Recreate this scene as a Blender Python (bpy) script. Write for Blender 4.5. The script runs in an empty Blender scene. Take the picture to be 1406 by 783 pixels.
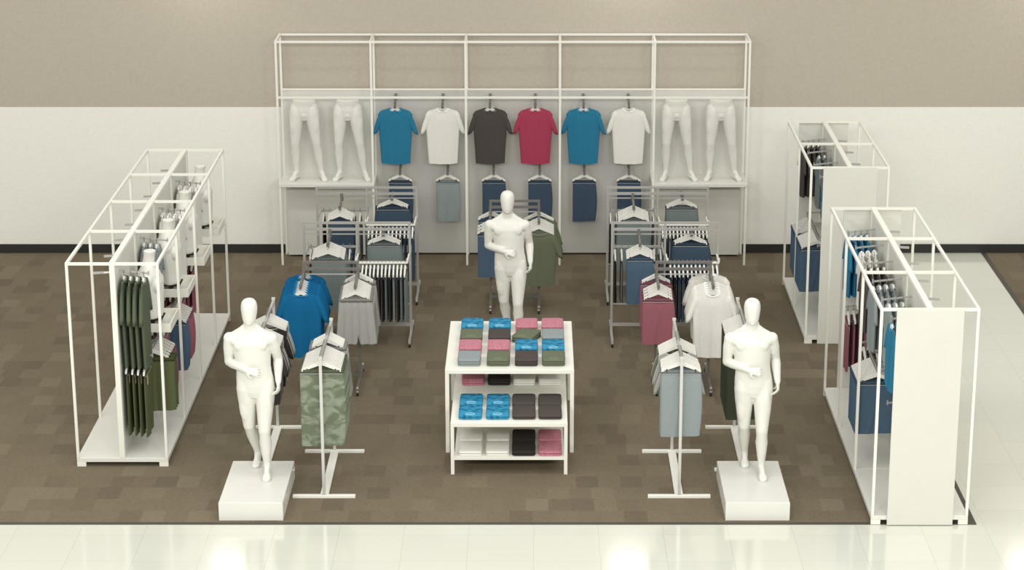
import bpy, math, random
from mathutils import Vector, Matrix
random.seed(7)
PI = math.pi
sc = bpy.context.scene
COL = sc.collection

# ------------------------------------------------------------------ camera, world, lights, exposure
cam_d = bpy.data.cameras.new('camera'); cam = bpy.data.objects.new('camera', cam_d); COL.objects.link(cam)
cam.location = (0, 0, 8.33)
cam.rotation_euler = (PI / 2 - .2926, 0, 0)
cam_d.sensor_fit = 'HORIZONTAL'; cam_d.sensor_width = 36
cam_d.lens = 3087.2 / 1406 * 36
cam_d.shift_x = -29.8 / 1406
cam_d.clip_start = .5; cam_d.clip_end = 120
sc.camera = cam

def lin(h):
    h = h.lstrip('#'); out = []
    for i in (0, 2, 4):
        v = int(h[i:i + 2], 16) / 255
        out.append(v / 12.92 if v <= .04045 else ((v + .055) / 1.055) ** 2.4)
    return (*out, 1)

w = bpy.data.worlds.new('store_ambient'); sc.world = w; w.use_nodes = True
bg = w.node_tree.nodes['Background']; bg.inputs[0].default_value = (1.0, .99, .955, 1); bg.inputs[1].default_value = .93

def area(name, loc, rot, sx, sy, power, col=(1, .985, .94), shape='RECTANGLE'):
    d = bpy.data.lights.new(name, 'AREA'); d.shape = shape; d.size = sx; d.size_y = sy; d.energy = power; d.color = col
    o = bpy.data.objects.new(name, d); COL.objects.link(o); o.location = loc; o.rotation_euler = rot
    return o
for xx in (-6.5, -.3, 6.0):
    for yy in (13.5, 19.5):
        area('ceiling_light', (xx, yy, 10.2), (0, 0, 0), 2.6, 1.2, 95)
for xx in (-7.0, -.3, 6.4):
    area('added_front_key_light', (xx, 3.0, 9.6), (math.radians(62), 0, 0), 3.2, 1.4, 620)  # unseen key lights added on the camera side to brighten upright faces
for xx in (-9.7, -4.25, 1.3, 6.8):
    area('ceiling_downlight', (xx, 28.55, 4.30), (0, 0, 0),   .6, .6, 6, shape='DISK')

sc.view_settings.view_transform = 'Standard'; sc.view_settings.look = 'None'
sc.view_settings.gamma = 1; sc.view_settings.use_curve_mapping = False
sc.view_settings.exposure = 0.0

# ------------------------------------------------------------------ materials
def nt(name):
    m = bpy.data.materials.new(name); m.use_nodes = True
    return m, m.node_tree.nodes, m.node_tree.links, m.node_tree.nodes['Principled BSDF']

def mat(name, col, rough=.6, metal=0, var=.05, scale=30, spec=.4, bump=0):
    m, n, l, b = nt(name)
    c = lin(col)
    b.inputs['Roughness'].default_value = rough; b.inputs['Metallic'].default_value = metal
    b.inputs['Specular IOR Level'].default_value = spec
    tc = n.new('ShaderNodeTexCoord'); no = n.new('ShaderNodeTexNoise'); no.inputs['Scale'].default_value = scale
    no.inputs['Detail'].default_value = 3
    l.new(tc.outputs['Object'], no.inputs['Vector'])
    r = n.new('ShaderNodeValToRGB')
    r.color_ramp.elements[0].position = .3; r.color_ramp.elements[1].position = .7
    r.color_ramp.elements[0].color = tuple(x * (1 - var) for x in c[:3]) + (1,)
    r.color_ramp.elements[1].color = tuple(min(1, x * (1 + var)) for x in c[:3]) + (1,)
    l.new(no.outputs[0], r.inputs[0]); l.new(r.outputs[0], b.inputs['Base Color'])
    if bump:
        bp = n.new('ShaderNodeBump'); bp.inputs['Strength'].default_value = bump; bp.inputs['Distance'].default_value = .004
        l.new(no.outputs[0], bp.inputs['Height']); l.new(bp.outputs[0], b.inputs['Normal'])
    return m

def two_tone(name, c1, c2, scale, lo, hi, stretch=(1, 1, 1), distort=0, c3=None, rough=.9):
    m, n, l, b = nt(name)
    b.inputs['Roughness'].default_value = rough; b.inputs['Specular IOR Level'].default_value = .2
    tc = n.new('ShaderNodeTexCoord'); mp = n.new('ShaderNodeMapping'); mp.inputs['Scale'].default_value = stretch
    mp.inputs['Rotation'].default_value = (0, .5, .6)
    no = n.new('ShaderNodeTexNoise'); no.inputs['Scale'].default_value = scale; no.inputs['Distortion'].default_value = distort
    l.new(tc.outputs['Object'], mp.inputs[0]); l.new(mp.outputs[0], no.inputs['Vector'])
    r = n.new('ShaderNodeValToRGB'); e = r.color_ramp.elements
    e[0].position = lo; e[0].color = lin(c1); e[1].position = hi; e[1].color = lin(c2)
    if c3:
        x = e.new((lo + hi) / 2); x.color = lin(c3)
    l.new(no.outputs[0], r.inputs[0]); l.new(r.outputs[0], b.inputs['Base Color'])
    return m

M = {}
M['fixture'] = mat('white_powder_coat', 'E9E8DD', .45, var=.01, scale=3)
M['panel'] = mat('white_laminate', 'D5D4CA', .5, var=.012, scale=4)
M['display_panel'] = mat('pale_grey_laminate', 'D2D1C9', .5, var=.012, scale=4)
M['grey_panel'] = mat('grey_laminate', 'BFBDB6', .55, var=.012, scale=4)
M['base'] = mat('white_gloss_laminate', 'DEDDD5', .35, var=.012, scale=6)
M['mannequin'] = mat('mannequin_white', 'DFDED5', .5, var=.01, scale=6)
M['metal'] = mat('satin_grey_metal', 'B4B3AE', .4, metal=.35, var=.03, scale=10)
M['dark_metal'] = mat('dark_grey_metal', '77746F', .45, metal=.3, var=.04, scale=10)
M['black'] = mat('black_rubber', '1E1C1A', .6)
M['chrome'] = mat('pale_metal', 'CFCFCA', .3, metal=.3, var=.02)
M['hanger'] = mat('hanger_plastic', 'E2E0D8', .5, var=.02)
M['hook'] = mat('hook_metal', '8E8C88', .35, metal=.6)
M['clip'] = mat('clip_black', '3A3836', .5)
FAB = dict(blue='14628F', aqua='2C7493', white='E2E0D8', charcoal='4C4643', red='A23E56', softred='905A64', navy='3E4E5E', denim='4B6073',
           greyblue='8A9392', mossolive='5A6250', olive='666C57', darkolive='454A3C', grey='9E9D98', black='322E2C', steel='717B79', khaki='5C6242')
for k, v in FAB.items():
    M[k] = mat(k + '_fabric', v, .92, var=.03, scale=40, spec=.15)
    M[k + '_band'] = mat(k + '_shaded_waistband', ''.join('%02X' % int(int(v[i:i + 2], 16) * .80) for i in (0, 2, 4)), .9, var=.1, scale=90, spec=.1)  # waistband darkened to paint in the shade inside the waist opening
    M[k + '_trim'] = mat(k + '_rib', ''.join('%02X' % min(255, int(int(v[i:i + 2], 16) * 1.12 + 12)) for i in (0, 2, 4)), .9, var=.05, scale=80, spec=.15)
M['camo'] = two_tone('camouflage_fabric', '67705C', '899180', 8, .42, .58, (1, 1, 1.5), .5, '78806D')
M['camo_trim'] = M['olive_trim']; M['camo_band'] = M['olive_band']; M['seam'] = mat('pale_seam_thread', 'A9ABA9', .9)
M['heather'] = two_tone('red_heather_fabric', 'A8586A', 'C4909A', 90, .3, .7)
M['heather_trim'] = mat('red_rib', '9B3048', .9)
M['wave'] = two_tone('blue_streaked_fabric', '1C5F88', '358CAF', 9, .40, .52, (1.0, 2.6, 1), 1.0, '2A7DA2')
M['wave_trim'] = mat('pale_blue_rib', '9CC4D2', .9)
M['tag'] = mat('hang_tag_card', 'B9A68C', .8)

def carpet():
    m, n, l, b = nt('carpet_tile'); b.inputs['Roughness'].default_value = .97; b.inputs['Specular IOR Level'].default_value = .1
    tc = n.new('ShaderNodeTexCoord'); sx = n.new('ShaderNodeSeparateXYZ'); l.new(tc.outputs['Object'], sx.inputs[0])
    def mth(op, a, bb=None):
        q = n.new('ShaderNodeMath'); q.operation = op
        for i, v in enumerate((a, bb)):
            if v is None: continue
            if isinstance(v, (int, float)): q.inputs[i].default_value = v
            else: l.new(v, q.inputs[i])
        return q.outputs[0]
    row = mth('FLOOR', mth('DIVIDE', sx.outputs[1], .30))
    wr = n.new('ShaderNodeTexWhiteNoise'); wr.noise_dimensions = '1D'; l.new(row, wr.inputs['W'])
    colm = mth('FLOOR', mth('ADD', mth('DIVIDE', sx.outputs[0], .22), wr.outputs[0]))
    cb = n.new('ShaderNodeCombineXYZ'); l.new(colm, cb.inputs[0]); l.new(row, cb.inputs[1])
    wn = n.new('ShaderNodeTexWhiteNoise'); wn.noise_dimensions = '2D'; l.new(cb.outputs[0], wn.inputs['Vector'])
    r = n.new('ShaderNodeValToRGB'); e = r.color_ramp.elements
    e[0].position = 0; e[0].color = lin('6A6050'); e[1].position = 1; e[1].color = lin('7C725F')
    x = e.new(.2); x.color = lin('726856'); x = e.new(.8); x.color = lin('756B59')
    l.new(wn.outputs[0], r.inputs[0])
    fn = n.new('ShaderNodeTexNoise'); fn.inputs['Scale'].default_value = 55; fn.inputs['Detail'].default_value = 2
    mp = n.new('ShaderNodeMapping'); mp.inputs['Scale'].default_value = (.6, 1.6, 1); l.new(tc.outputs['Object'], mp.inputs[0]); l.new(mp.outputs[0], fn.inputs['Vector'])
    mx = n.new('ShaderNodeMix'); mx.data_type = 'RGBA'; mx.blend_type = 'MULTIPLY'; mx.inputs['Factor'].default_value = 1
    rr = n.new('ShaderNodeMapRange'); rr.inputs[1].default_value = .3; rr.inputs[2].default_value = .7; rr.inputs[3].default_value = .86; rr.inputs[4].default_value = 1.12
    l.new(fn.outputs[0], rr.inputs[0]); l.new(r.outputs[0], mx.inputs['A']); l.new(rr.outputs[0], mx.inputs['B'])
    l.new(mx.outputs['Result'], b.inputs['Base Color'])
    return m
M['carpet'] = carpet()

def tile():
    m, n, l, b = nt('polished_floor_tile'); b.inputs['Roughness'].default_value = .11; b.inputs['IOR'].default_value = 1.75
    tc = n.new('ShaderNodeTexCoord'); br = n.new('ShaderNodeTexBrick'); br.offset = 0; br.squash = 1
    br.inputs['Scale'].default_value = 1; br.inputs['Brick Width'].default_value = .61; br.inputs['Row Height'].default_value = .61
    br.inputs['Mortar Size'].default_value = .0035; br.inputs['Mortar Smooth'].default_value = .4
    br.inputs['Color1'].default_value = lin('D2D3C7'); br.inputs['Color2'].default_value = lin('D6D7CA'); br.inputs['Mortar'].default_value = lin('C4C4B8')
    l.new(tc.outputs['Object'], br.inputs['Vector']); l.new(br.outputs[0], b.inputs['Base Color'])
    return m
M['tile'] = tile()
M['wall_white'] = mat('wall_white_paint', 'EAE9E0', .85, var=.02, scale=25, spec=.2)
M['wall_beige'] = mat('wall_beige_paint', 'B6AE9F', .85, var=.04, scale=25, spec=.2)
M['baseboard'] = mat('baseboard_black', '2B2926', .5)
M['edge'] = mat('carpet_edge_rubber', '4A453C', .6)

# ------------------------------------------------------------------ mesh helpers
class MB:
    def __init__(s): s.v = []; s.f = []
    def add(s, vs, fs):
        o = len(s.v); s.v += [tuple(p) for p in vs]; s.f += [tuple(i + o for i in f) for f in fs]; return s
    def box(s, x0, x1, y0, y1, z0, z1, bev=0):
        if bev:
            b = bev; pts = []
            for z, i in ((z0, b), (z0 + b, 0), (z1 - b, 0), (z1, b)):
                pts += [(x0 + i, y0 + i, z), (x1 - i, y0 + i, z), (x1 - i, y1 - i, z), (x0 + i, y1 - i, z)]
            fs = [(3, 2, 1, 0), (12, 13, 14, 15)]
            for k in range(3):
                for j in range(4):
                    a = k * 4 + j; c = k * 4 + (j + 1) % 4; fs.append((a, c, c + 4, a + 4))
            return s.add(pts, fs)
        return s.add([(x0, y0, z0), (x1, y0, z0), (x1, y1, z0), (x0, y1, z0), (x0, y0, z1), (x1, y0, z1), (x1, y1, z1), (x0, y1, z1)],
                     [(3, 2, 1, 0), (4, 5, 6, 7), (0, 1, 5, 4), (1, 2, 6, 5), (2, 3, 7, 6), (3, 0, 4, 7)])
    def bar(s, a, b, wx, wz, up=(0, 0, 1)):
        a = Vector(a); b = Vector(b); d = (b - a).normalized(); u = Vector(up)
        if abs(d.dot(u)) > .95: u = Vector((1, 0, 0))
        sd = d.cross(u).normalized() * wx / 2; uu = sd.cross(d).normalized() * wz / 2
        pts = [p + i * sd + j * uu for p in (a, b) for i, j in ((-1, -1), (1, -1), (1, 1), (-1, 1))]
        return s.add(pts, [(3, 2, 1, 0), (4, 5, 6, 7), (0, 1, 5, 4), (1, 2, 6, 5), (2, 3, 7, 6), (3, 0, 4, 7)])
    def tube(s, pts, r, n=8, cap=True):
        pts = [Vector(p) for p in pts]; rs = r if isinstance(r, (list, tuple)) else [r] * len(pts)
        o = len(s.v); ref = None
        for i, p in enumerate(pts):
            d = (pts[min(i + 1, len(pts) - 1)] - pts[max(i - 1, 0)]).normalized()
            if ref is None:
                ref = d.cross(Vector((0, 0, 1)) if abs(d.z) < .9 else Vector((1, 0, 0))).normalized()
            else: ref = (ref - d * ref.dot(d)).normalized()
            q = d.cross(ref)
            for k in range(n):
                a = 2 * PI * k / n; s.v.append(tuple(p + rs[i] * (math.cos(a) * ref + math.sin(a) * q)))
        for i in range(len(pts) - 1):
            for k in range(n):
                a = o + i * n + k; b = o + i * n + (k + 1) % n; s.f.append((a, b, b + n, a + n))
        if cap:
            s.f.append(tuple(o + k for k in reversed(range(n)))); s.f.append(tuple(o + (len(pts) - 1) * n + k for k in range(n)))
        return s
    def loft(s, rings, cap=True):
        n = len(rings[0]); o = len(s.v)
        for r in rings: s.v += [tuple(p) for p in r]
        for i in range(len(rings) - 1):
            for k in range(n):
                a = o + i * n + k; b = o + i * n + (k + 1) % n; s.f.append((a, b, b + n, a + n))
        if cap:
            s.f.append(tuple(o + k for k in reversed(range(n)))); s.f.append(tuple(o + (len(rings) - 1) * n + k for k in range(n)))
        return s
    def ell(s, c, r, rot=None, nu=14, nv=9):
        R = rot or Matrix.Identity(3); c = Vector(c); rings = []
        pts = []
        for j in range(1, nv):
            t = PI * j / nv
            pts += [c + R @ Vector((r[0] * math.sin(t) * math.cos(2 * PI * k / nu), r[1] * math.sin(t) * math.sin(2 * PI * k / nu), r[2] * math.cos(t))) for k in range(nu)]
        top = c + R @ Vector((0, 0, r[2])); bot = c - R @ Vector((0, 0, r[2]))
        fs = []
        for j in range(nv - 2):
            for k in range(nu):
                a = j * nu + k; b = j * nu + (k + 1) % nu; fs.append((a, a + nu, b + nu, b))
        T = len(pts); B = T + 1
        for k in range(nu):
            fs.append((T, k, (k + 1) % nu)); q = (nv - 2) * nu; fs.append((B, q + (k + 1) % nu, q + k))
        return s.add(pts + [top, bot], fs)
    def mesh(s, name, m, smooth=False):
        me = bpy.data.meshes.new(name); me.from_pydata(s.v, [], s.f); me.materials.append(m); me.update()
        if smooth:
            for p in me.polygons: p.use_smooth = True
        return me

def obj(name, me, parent=None, loc=None, rz=None):
    o = bpy.data.objects.new(name, me); COL.objects.link(o)
    if parent: o.parent = parent
    if loc: o.location = loc
    if rz is not None: o.rotation_euler = (0, 0, rz)
    return o
def part(name, mb, m, parent, smooth=False): return obj(name, mb.mesh(name, m, smooth), parent)
def tag(o, label, cat, group=None):
    o['label'] = label; o['category'] = cat
    if group: o['group'] = group
    n = len(label.split())
    if not 4 <= n <= 16: print('LABELLEN', n, label)
    return o
def thing(name, loc, label, cat, group=None, rz=0):
    o = bpy.data.objects.new(name, None); COL.objects.link(o); o.location = loc; o.rotation_euler = (0, 0, rz); o.empty_display_size = .1
    return tag(o, label, cat, group)
def struct(name, mb, m):
    o = obj(name, mb.mesh(name, m)); o['kind'] = 'structure'; return o

# ------------------------------------------------------------------ setting
XC = -.29
struct('floor', MB().box(-16, 16, 12, 29.3, -.12, 0), M['tile'])
# carpet lies on the slab, pieces with real thickness
struct('floor_carpet_department', MB().box(-16, 4.15, 19.81, 29.15, 0, .004), M['carpet'])
struct('floor_carpet_beyond_aisle', MB().box(6.09, 16, 19.81, 29.15, 0, .004), M['carpet'])
struct('trim_1', MB().box(-16, 4.2, 19.765, 19.81, 0, .007), M['edge'])
struct('trim_2', MB().box(4.15, 4.2, 19.81, 29.15, 0, .007), M['edge'])
struct('trim_3', MB().box(6.03, 6.09, 19.765, 29.15, 0, .007), M['edge'])
struct('trim_4', MB().box(6.09, 16, 19.765, 19.81, 0, .007), M['edge'])
struct('wall_back', MB().box(-16, 16, 29.15, 29.3, 0, 2.008), M['wall_white'])
struct('wall_back_upper', MB().box(-16, 16, 29.15, 29.3, 2.008, 4.9), M['wall_beige'])
struct('baseboard_back', MB().box(-16, 16, 29.135, 29.15, .007, .125), M['baseboard'])

# ------------------------------------------------------------------ hangers and garments (shared meshes)
def hanger_meshes(width, droop, kind):
    mb = MB(); N = 16; T = .009; top = []; bot = []
    for i in range(N + 1):
        u = -1 + 2 * i / N; a = abs(u)
        z = -.06 - droop * a ** 1.25 + .012 * (1 - a) ** 3
        h = .044 - .018 * a
        top.append((u * width / 2, z)); bot.append((u * width / 2, z - h))
    for sgn in (-1, 1):
        mb.v += [(x, sgn * T, z) for x, z in top] + [(x, sgn * T * 1.0, z) for x, z in bot]
    n = N + 1
    for i in range(N):
        a, b = i, i + 1
        mb.f += [(a, b, n + b, n + a)[::-1], (2 * n + a, 2 * n + b, 3 * n + b, 3 * n + a), (a, b, 2 * n + b, 2 * n + a), (n + a, n + b, 3 * n + b, 3 * n + a)[::-1]]
    mb.f += [(0, n, 3 * n, 2 * n), (n - 1, 2 * n - 1, 4 * n - 1, 3 * n - 1)[::-1]]
    body = mb.mesh('hanger_body', M['hanger'])
    pts = [(.018 * math.cos(a), 0, .0 + .018 * math.sin(a) - .006) for a in [PI * .98 - PI * 1.25 * i / 8 for i in range(9)]]
    hk = MB().tube([(-.012, 0, -.013)] + pts[1:] + [(0, 0, -.03), (0, 0, -.055)], .0035, 6)
    hook = hk.mesh('hook', M['hook'], True)
    clips = []
    for s in (-1, 1):
        x = s * width * .36; zt = -.06 - droop * .72 ** 1.25 - .02
        clips.append(MB().box(x - .008, x + .008, -.011, .011, -.165 if kind == 'pants' else zt - .03, zt, .002).mesh('clip', M['clip']))
    return body, hook, clips
HG = {'tee': hanger_meshes(.34, .085, 'tee'), 'teewide': hanger_meshes(.37, .08, 'tee'), 'pants': hanger_meshes(.31, .07, 'pants'), 'wide': hanger_meshes(.38, .075, 'pants')}

def sheet(mb, wl, wr, topf, topb, hem, t, fold=None, nx=26, nz=12):
    """two cloth layers joined along sides and shoulders; s in -1..1 across, r in 0..1 down"""
    def P(s, r, side):
        tp = (topf if side < 0 else topb)(s); z = tp * (1 - r) + hem(s) * r
        x = (wr(z) if s > 0 else wl(z)) * s
        th = t * math.sqrt(max(0, 1 - s ** 4)) * min(1, (r * 5) ** .6 + .25)
        if abs(s) > .999: th = .001
        y = side * th + (fold(s, r) if fold else 0) * (1 if side < 0 else .6)
        return (x, y, z)
    o = len(mb.v); n = nx + 1
    for side in (-1, 1):
        for j in range(nz + 1):
            for i in range(n): mb.v.append(P(-1 + 2 * i / nx, j / nz, side))
    L = n * (nz + 1)
    for j in range(nz):
        for i in range(nx):
            a = o + j * n + i
            mb.f.append((a, a + n, a + n + 1, a + 1)); mb.f.append((L + a, L + a + 1, L + a + n + 1, L + a + n))
        a = o + j * n; mb.f.append((a, L + a, L + a + n, a + n)); a += nx; mb.f.append((a, a + n, L + a + n, L + a))
    e = len(mb.v)     # hem closed with its own sharp edge
    for i in range(n): mb.v.append(mb.v[o + nz * n + i])
    for i in range(n): mb.v.append(mb.v[o + L + nz * n + i])
    for i in range(nx): mb.f.append((e + i, e + n + i, e + n + i + 1, e + i + 1))
    return mb

def tee_meshes(m, ks=1.0, wz=1.0, nk=.078, zo=.012, hk='tee', tb_dip=.012):
    W = .226 * wz
    def sh(s):
        x = abs(s) * W
        return zo - .078 - max(0, x - nk) * .34 - max(0, x - .19) * .9
    def tf(s):
        x = abs(s) * W
        return sh(s) - (.05 * math.sqrt(max(0, 1 - (x / nk) ** 2)) if x < nk else 0)
    def tb(s):
        x = abs(s) * W
        return sh(s) - (tb_dip * math.sqrt(max(0, 1 - (x / nk) ** 2)) if x < nk else 0)
    wd = lambda z: W - max(0, -z - .2) * .062 * wz
    hem = lambda s: -.815 * ks + .012 * s * s
    fo = lambda s, r: .006 * r * math.sin(s * 9 + .6) + .003 * r * math.sin(s * 21 + 2)
    body = sheet(MB(), wd, wd, tf, tb, hem, .024, fo).mesh('tee_shirt', M[m], True)
    sl = []
    for sg in (-1, 1):
        rings = []
        for j in range(8):
            q = j / 7
            O = Vector((.180 + .118 * q + .012 * math.sin(PI * q), 0, zo - .112 - (.318 * q ** 1.15) * ks)); I = Vector((.125 + .118 * q, 0, zo - .205 - .205 * q * ks))
            ax = (O - I).normalized(); hw = (O - I).length / 2; cx, cz = ((O + I) / 2).x, ((O + I) / 2).z
            ring = []
            for k in range(14):
                a = 2 * PI * k / 14
                p = Vector((cx, 0, cz)) + ax * hw * math.cos(a) + Vector((0, 1, 0)) * (.019 + .003 * q) * math.sin(a) * (1 + .12 * math.sin(3 * a))
                ring.append((sg * p.x * wz, p.y, p.z))
            rings.append(ring)
        mb = MB().loft(rings, cap=True); sl.append(mb.mesh('sleeve', M[m], True))
    ring = []
    for k in range(24):
        a = 2 * PI * k / 24; x = nk * math.cos(a); y = -.014 * math.sin(a)
        dip = (.05 if math.sin(a) > 0 else tb_dip) * abs(math.sin(a))
        ring.append((x, y, zo - .078 - dip))
    ring.append(ring[0]); col = MB().tube(ring, .0075, 6, cap=False).mesh('collar', M[m + '_trim'], True)
    return dict(body=body, parts=[('sleeve', sl[0]), ('sleeve', sl[1]), ('collar', col)], h=hk, name='tee_shirt', cat='t-shirt')

def pants_meshes(m, wdt=.30, length=.56, hk='pants', name='folded_pants', cat='pants', pleat=0, flare=0, slit=0, top=-.140, tagged=False):
    t0 = top
    wl = lambda z: wdt / 2 + flare * (t0 - z) / length
    wr = lambda z: wdt / 2 + flare * (t0 - z) / length + (.02 * math.sin(PI * min(1, (t0 - z) / length)) if not pleat else 0)
    tf = lambda s: t0 - .03; tb = lambda s: t0 - .03
    hem = lambda s: t0 - length + (slit * max(0, 1 - abs(s - .1) / .07) if slit else .006 * s)
    def fo(s, r):
        if pleat: return pleat * (.35 + .65 * r) * math.sin(s * 15 + .5 * math.sin(4 * s))
        return -.010 * math.exp(-((s - .2 + .5 * r) / .06) ** 2) * min(1, r * 4) + .004 * math.sin(s * 5 + 1)
    body = sheet(MB(), wl, wr, tf, tb, hem, .014, fo, nx=40 if pleat else 26).mesh(name, M[m], True)
    b = MB(); h = wdt / 2 + .004
    rings = []
    for z in (t0 - .040, t0):
        rings.append([(h * math.copysign(abs(math.cos(a)) ** .5, math.cos(a)), .0125 * math.sin(a), z) for a in [2 * PI * k / 24 for k in range(24)]])
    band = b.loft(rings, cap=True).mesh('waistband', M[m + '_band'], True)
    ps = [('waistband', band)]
    if not pleat: ps.append(('waist_seam', MB().box(-h * .96, h * .96, -.0165, -.0125, t0 - .041, t0 - .036).mesh('waist_seam', M['seam'])))
    if tagged:
        ps.append(('paper_tag', MB().box(.03 - wdt / 2, .09 - wdt / 2, -.024, -.022, t0 - .13, t0 - .04).mesh('paper_tag', M['tag'])))
    return dict(body=body, parts=ps, h=hk, name=name, cat=cat)

G = {}
for c in ('blue', 'aqua', 'white', 'charcoal', 'red', 'grey', 'greyblue', 'olive', 'steel', 'black'): G['tee_' + c] = tee_meshes(c)
G['long_tee_olive'] = tee_meshes('mossolive', 1.2, 1.0)
for c in ('white', 'charcoal', 'grey', 'olive', 'black'): G['ltee_' + c] = tee_meshes(c, .95, .86, .12, -.055, 'teewide', .04)
for c in ('aqua', 'greyblue', 'charcoal', 'white', 'steel', 'black'): G['gtee_' + c] = tee_meshes(c, .84, 1.0)
G['otee_olive'] = tee_meshes('olive', 1.0, 1.0, .11, -.045, 'teewide', .04)
G['pants_slatewide'] = pants_meshes('steel', .39, .64, 'wide', flare=.015)
G['pants_navywide'] = pants_meshes('navy', .42, .50, 'wide', flare=.05)
G['pants_redthin'] = pants_meshes('softred', .30, .52)
for c in ('navy', 'denim', 'greyblue', 'steel', 'black', 'red', 'charcoal', 'darkolive', 'softred'): G['pants_' + c] = pants_meshes(c, .30, .56)
G['pants_camo'] = pants_meshes('camo', .42, .78, 'wide')
G['pants_bigblue'] = pants_meshes('greyblue', .38, .68, 'wide')
G['pants_denimwide'] = pants_meshes('denim', .40, .55, 'wide')
G['pants_khaki'] = pants_meshes('khaki', .42, .58, 'pants', pleat=.006, tagged=True)
G['pants_khakilong'] = pants_meshes('khaki', .36, .68, 'wide', tagged=True)
G['pants_longolive'] = pants_meshes('darkolive', .38, .80, 'wide')
G['pants_redwide'] = pants_meshes('softred', .33, .50, 'pants')
G['shorts_grey'] = pants_meshes('grey', .36, .52, 'pants', 'gathered_shorts', 'shorts', pleat=.011, flare=.045, slit=.11)
G['shorts_red'] = pants_meshes('softred', .34, .52, 'pants', 'flat_shorts', 'shorts')
G['shorts_olive'] = pants_meshes('darkolive', .34, .55, 'pants', 'flat_shorts', 'shorts')

def hang(gk, loc, rz, glabel, hlabel, group, hgroup, full=True):
    g = G[gk]; hb, hk, cl = HG[g['h']]
    h = obj('clothes_hanger', hb, None, loc, rz); tag(h, hlabel, 'hanger', hgroup)
    obj('hook', hk, h)
    if g['h'] in ('pants', 'wide'):
        for c in cl: obj('clip', c, h)
    o = obj(g['name'], g['body'], None, loc, rz); tag(o, glabel, g['cat'], group)
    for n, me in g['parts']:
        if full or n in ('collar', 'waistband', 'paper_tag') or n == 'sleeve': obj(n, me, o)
    return o
ORD = 'first second third fourth fifth sixth seventh eighth ninth tenth eleventh twelfth thirteenth fourteenth fifteenth sixteenth seventeenth eighteenth'.split()
DESC = dict(gtee_aqua='blue tee', gtee_greyblue='grey-blue tee', gtee_charcoal='charcoal tee', gtee_white='white tee', gtee_steel='slate tee', gtee_black='black tee', otee_olive='olive tee', tee_aqua='blue tee', ltee_white='white tee', ltee_charcoal='charcoal tee', ltee_grey='grey tee', ltee_olive='olive tee', ltee_black='black tee', pants_slatewide='wide slate pants', pants_navywide='wide navy pants', pants_redthin='red pants', pants_softred='red pants', tee_blue='blue tee', tee_white='white tee', tee_charcoal='charcoal tee', tee_red='red tee', tee_grey='grey tee', tee_greyblue='grey-blue tee',
            tee_olive='olive tee', tee_steel='slate tee', tee_black='black tee', long_tee_olive='long olive tee', pants_navy='navy pants', pants_denim='blue pants',
            pants_greyblue='grey-blue pants', pants_steel='slate pants', pants_black='black pants', pants_red='red pants', pants_charcoal='charcoal pants', pants_darkolive='dark olive pants',
            pants_camo='camouflage pants', pants_bigblue='pale grey-blue pants', pants_denimwide='wide denim-blue pants', pants_khaki='olive green pants',
            pants_khakilong='long olive green pants', pants_longolive='long dark olive pants', pants_redwide='red pants', shorts_grey='gathered grey shorts', shorts_red='red shorts', shorts_olive='dark olive shorts')

def hang_row(kinds, p0, step, rz, order, where, group):
    """kinds: list of garment kinds; p0: bar point of the first; step: vector between hangers; order: e.g. 'from the front'"""
    for i, k in enumerate(kinds):
        p = Vector(p0) + Vector(step) * i
        jit = math.radians(random.uniform(-1.2, 1.2))
        hang(k, tuple(p), rz + jit, '%s, %s %s, %s' % (DESC[k], ORD[i], order, where), '%s hanger %s with %s, %s' % (ORD[i], order, DESC[k], where), 'clothes on ' + group, 'hangers on ' + group)

# ------------------------------------------------------------------ wall display behind (five bays)
BX0, BW, BYF, BYR = -3.3187, 1.22, 28.56, 29.1
disp = thing('bay_display_frame', (XC, BYR, 0), 'wide white five-bay wall display frame with grey panels against the back wall', 'display frame')
def W(x): return x - XC
def WY(y): return y - BYR
p = .028
for i in range(6):
    x = W(BX0 + i * BW)
    part('post', MB().box(x - p / 2, x + p / 2, WY(BYF) - p / 2, WY(BYF) + p / 2, .004, 2.976), M['fixture'], disp)
    part('post', MB().box(x - p / 2, x + p / 2, WY(BYR) - p, WY(BYR), .004, 2.976), M['fixture'], disp)
    part('depth_rail', MB().box(x - p / 2, x + p / 2, WY(BYF) - p / 2, 0, 2.976, 3.004), M['fixture'], disp)
    if i in (0, 1, 4, 5): part('depth_rail', MB().box(x - p / 2, x + p / 2, WY(BYF) + p / 2, -p, 1.04, 1.065), M['fixture'], disp)
xa, xb = W(BX0), W(BX0 + 5 * BW)
for z, y in ((2.99, BYF), (2.99, BYR - .014), (2.262, BYF), (2.262, BYR - .03)):
    part('top_rail' if z > 2.9 else 'hanging_rail', MB().box(xa, xb, WY(y) - p / 2 + .001, WY(y) + p / 2 - .001, z - .013, z + .013), M['fixture'], disp)
for i in range(5):
    x0, x1 = W(BX0 + i * BW) + .016, W(BX0 + (i + 1) * BW) - .016
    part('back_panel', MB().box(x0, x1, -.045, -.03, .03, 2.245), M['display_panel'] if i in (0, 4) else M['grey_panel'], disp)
    if i in (0, 4):
        sh = part('shelf', MB().box(x0 - .03, x1 + .03, WY(BYF) - .02, -.046, 1.066, 1.112, .004), M['base'], disp)
        part('lower_panel', MB().box(x0 + .04, x1 - .04, -.14, -.12, .03, 1.04), M['panel'], disp)
        for s in (x0 + .02, x1 - .04): part('side_stile', MB().box(s, s + .02, -.14, -.046, .03, 1.04), M['panel'], disp)
TX = [-1.812, -1.191, -.571, .021, .651, 1.243]
PX = [-1.76, -1.134, -.528, .079, .666, 1.254]
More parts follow.
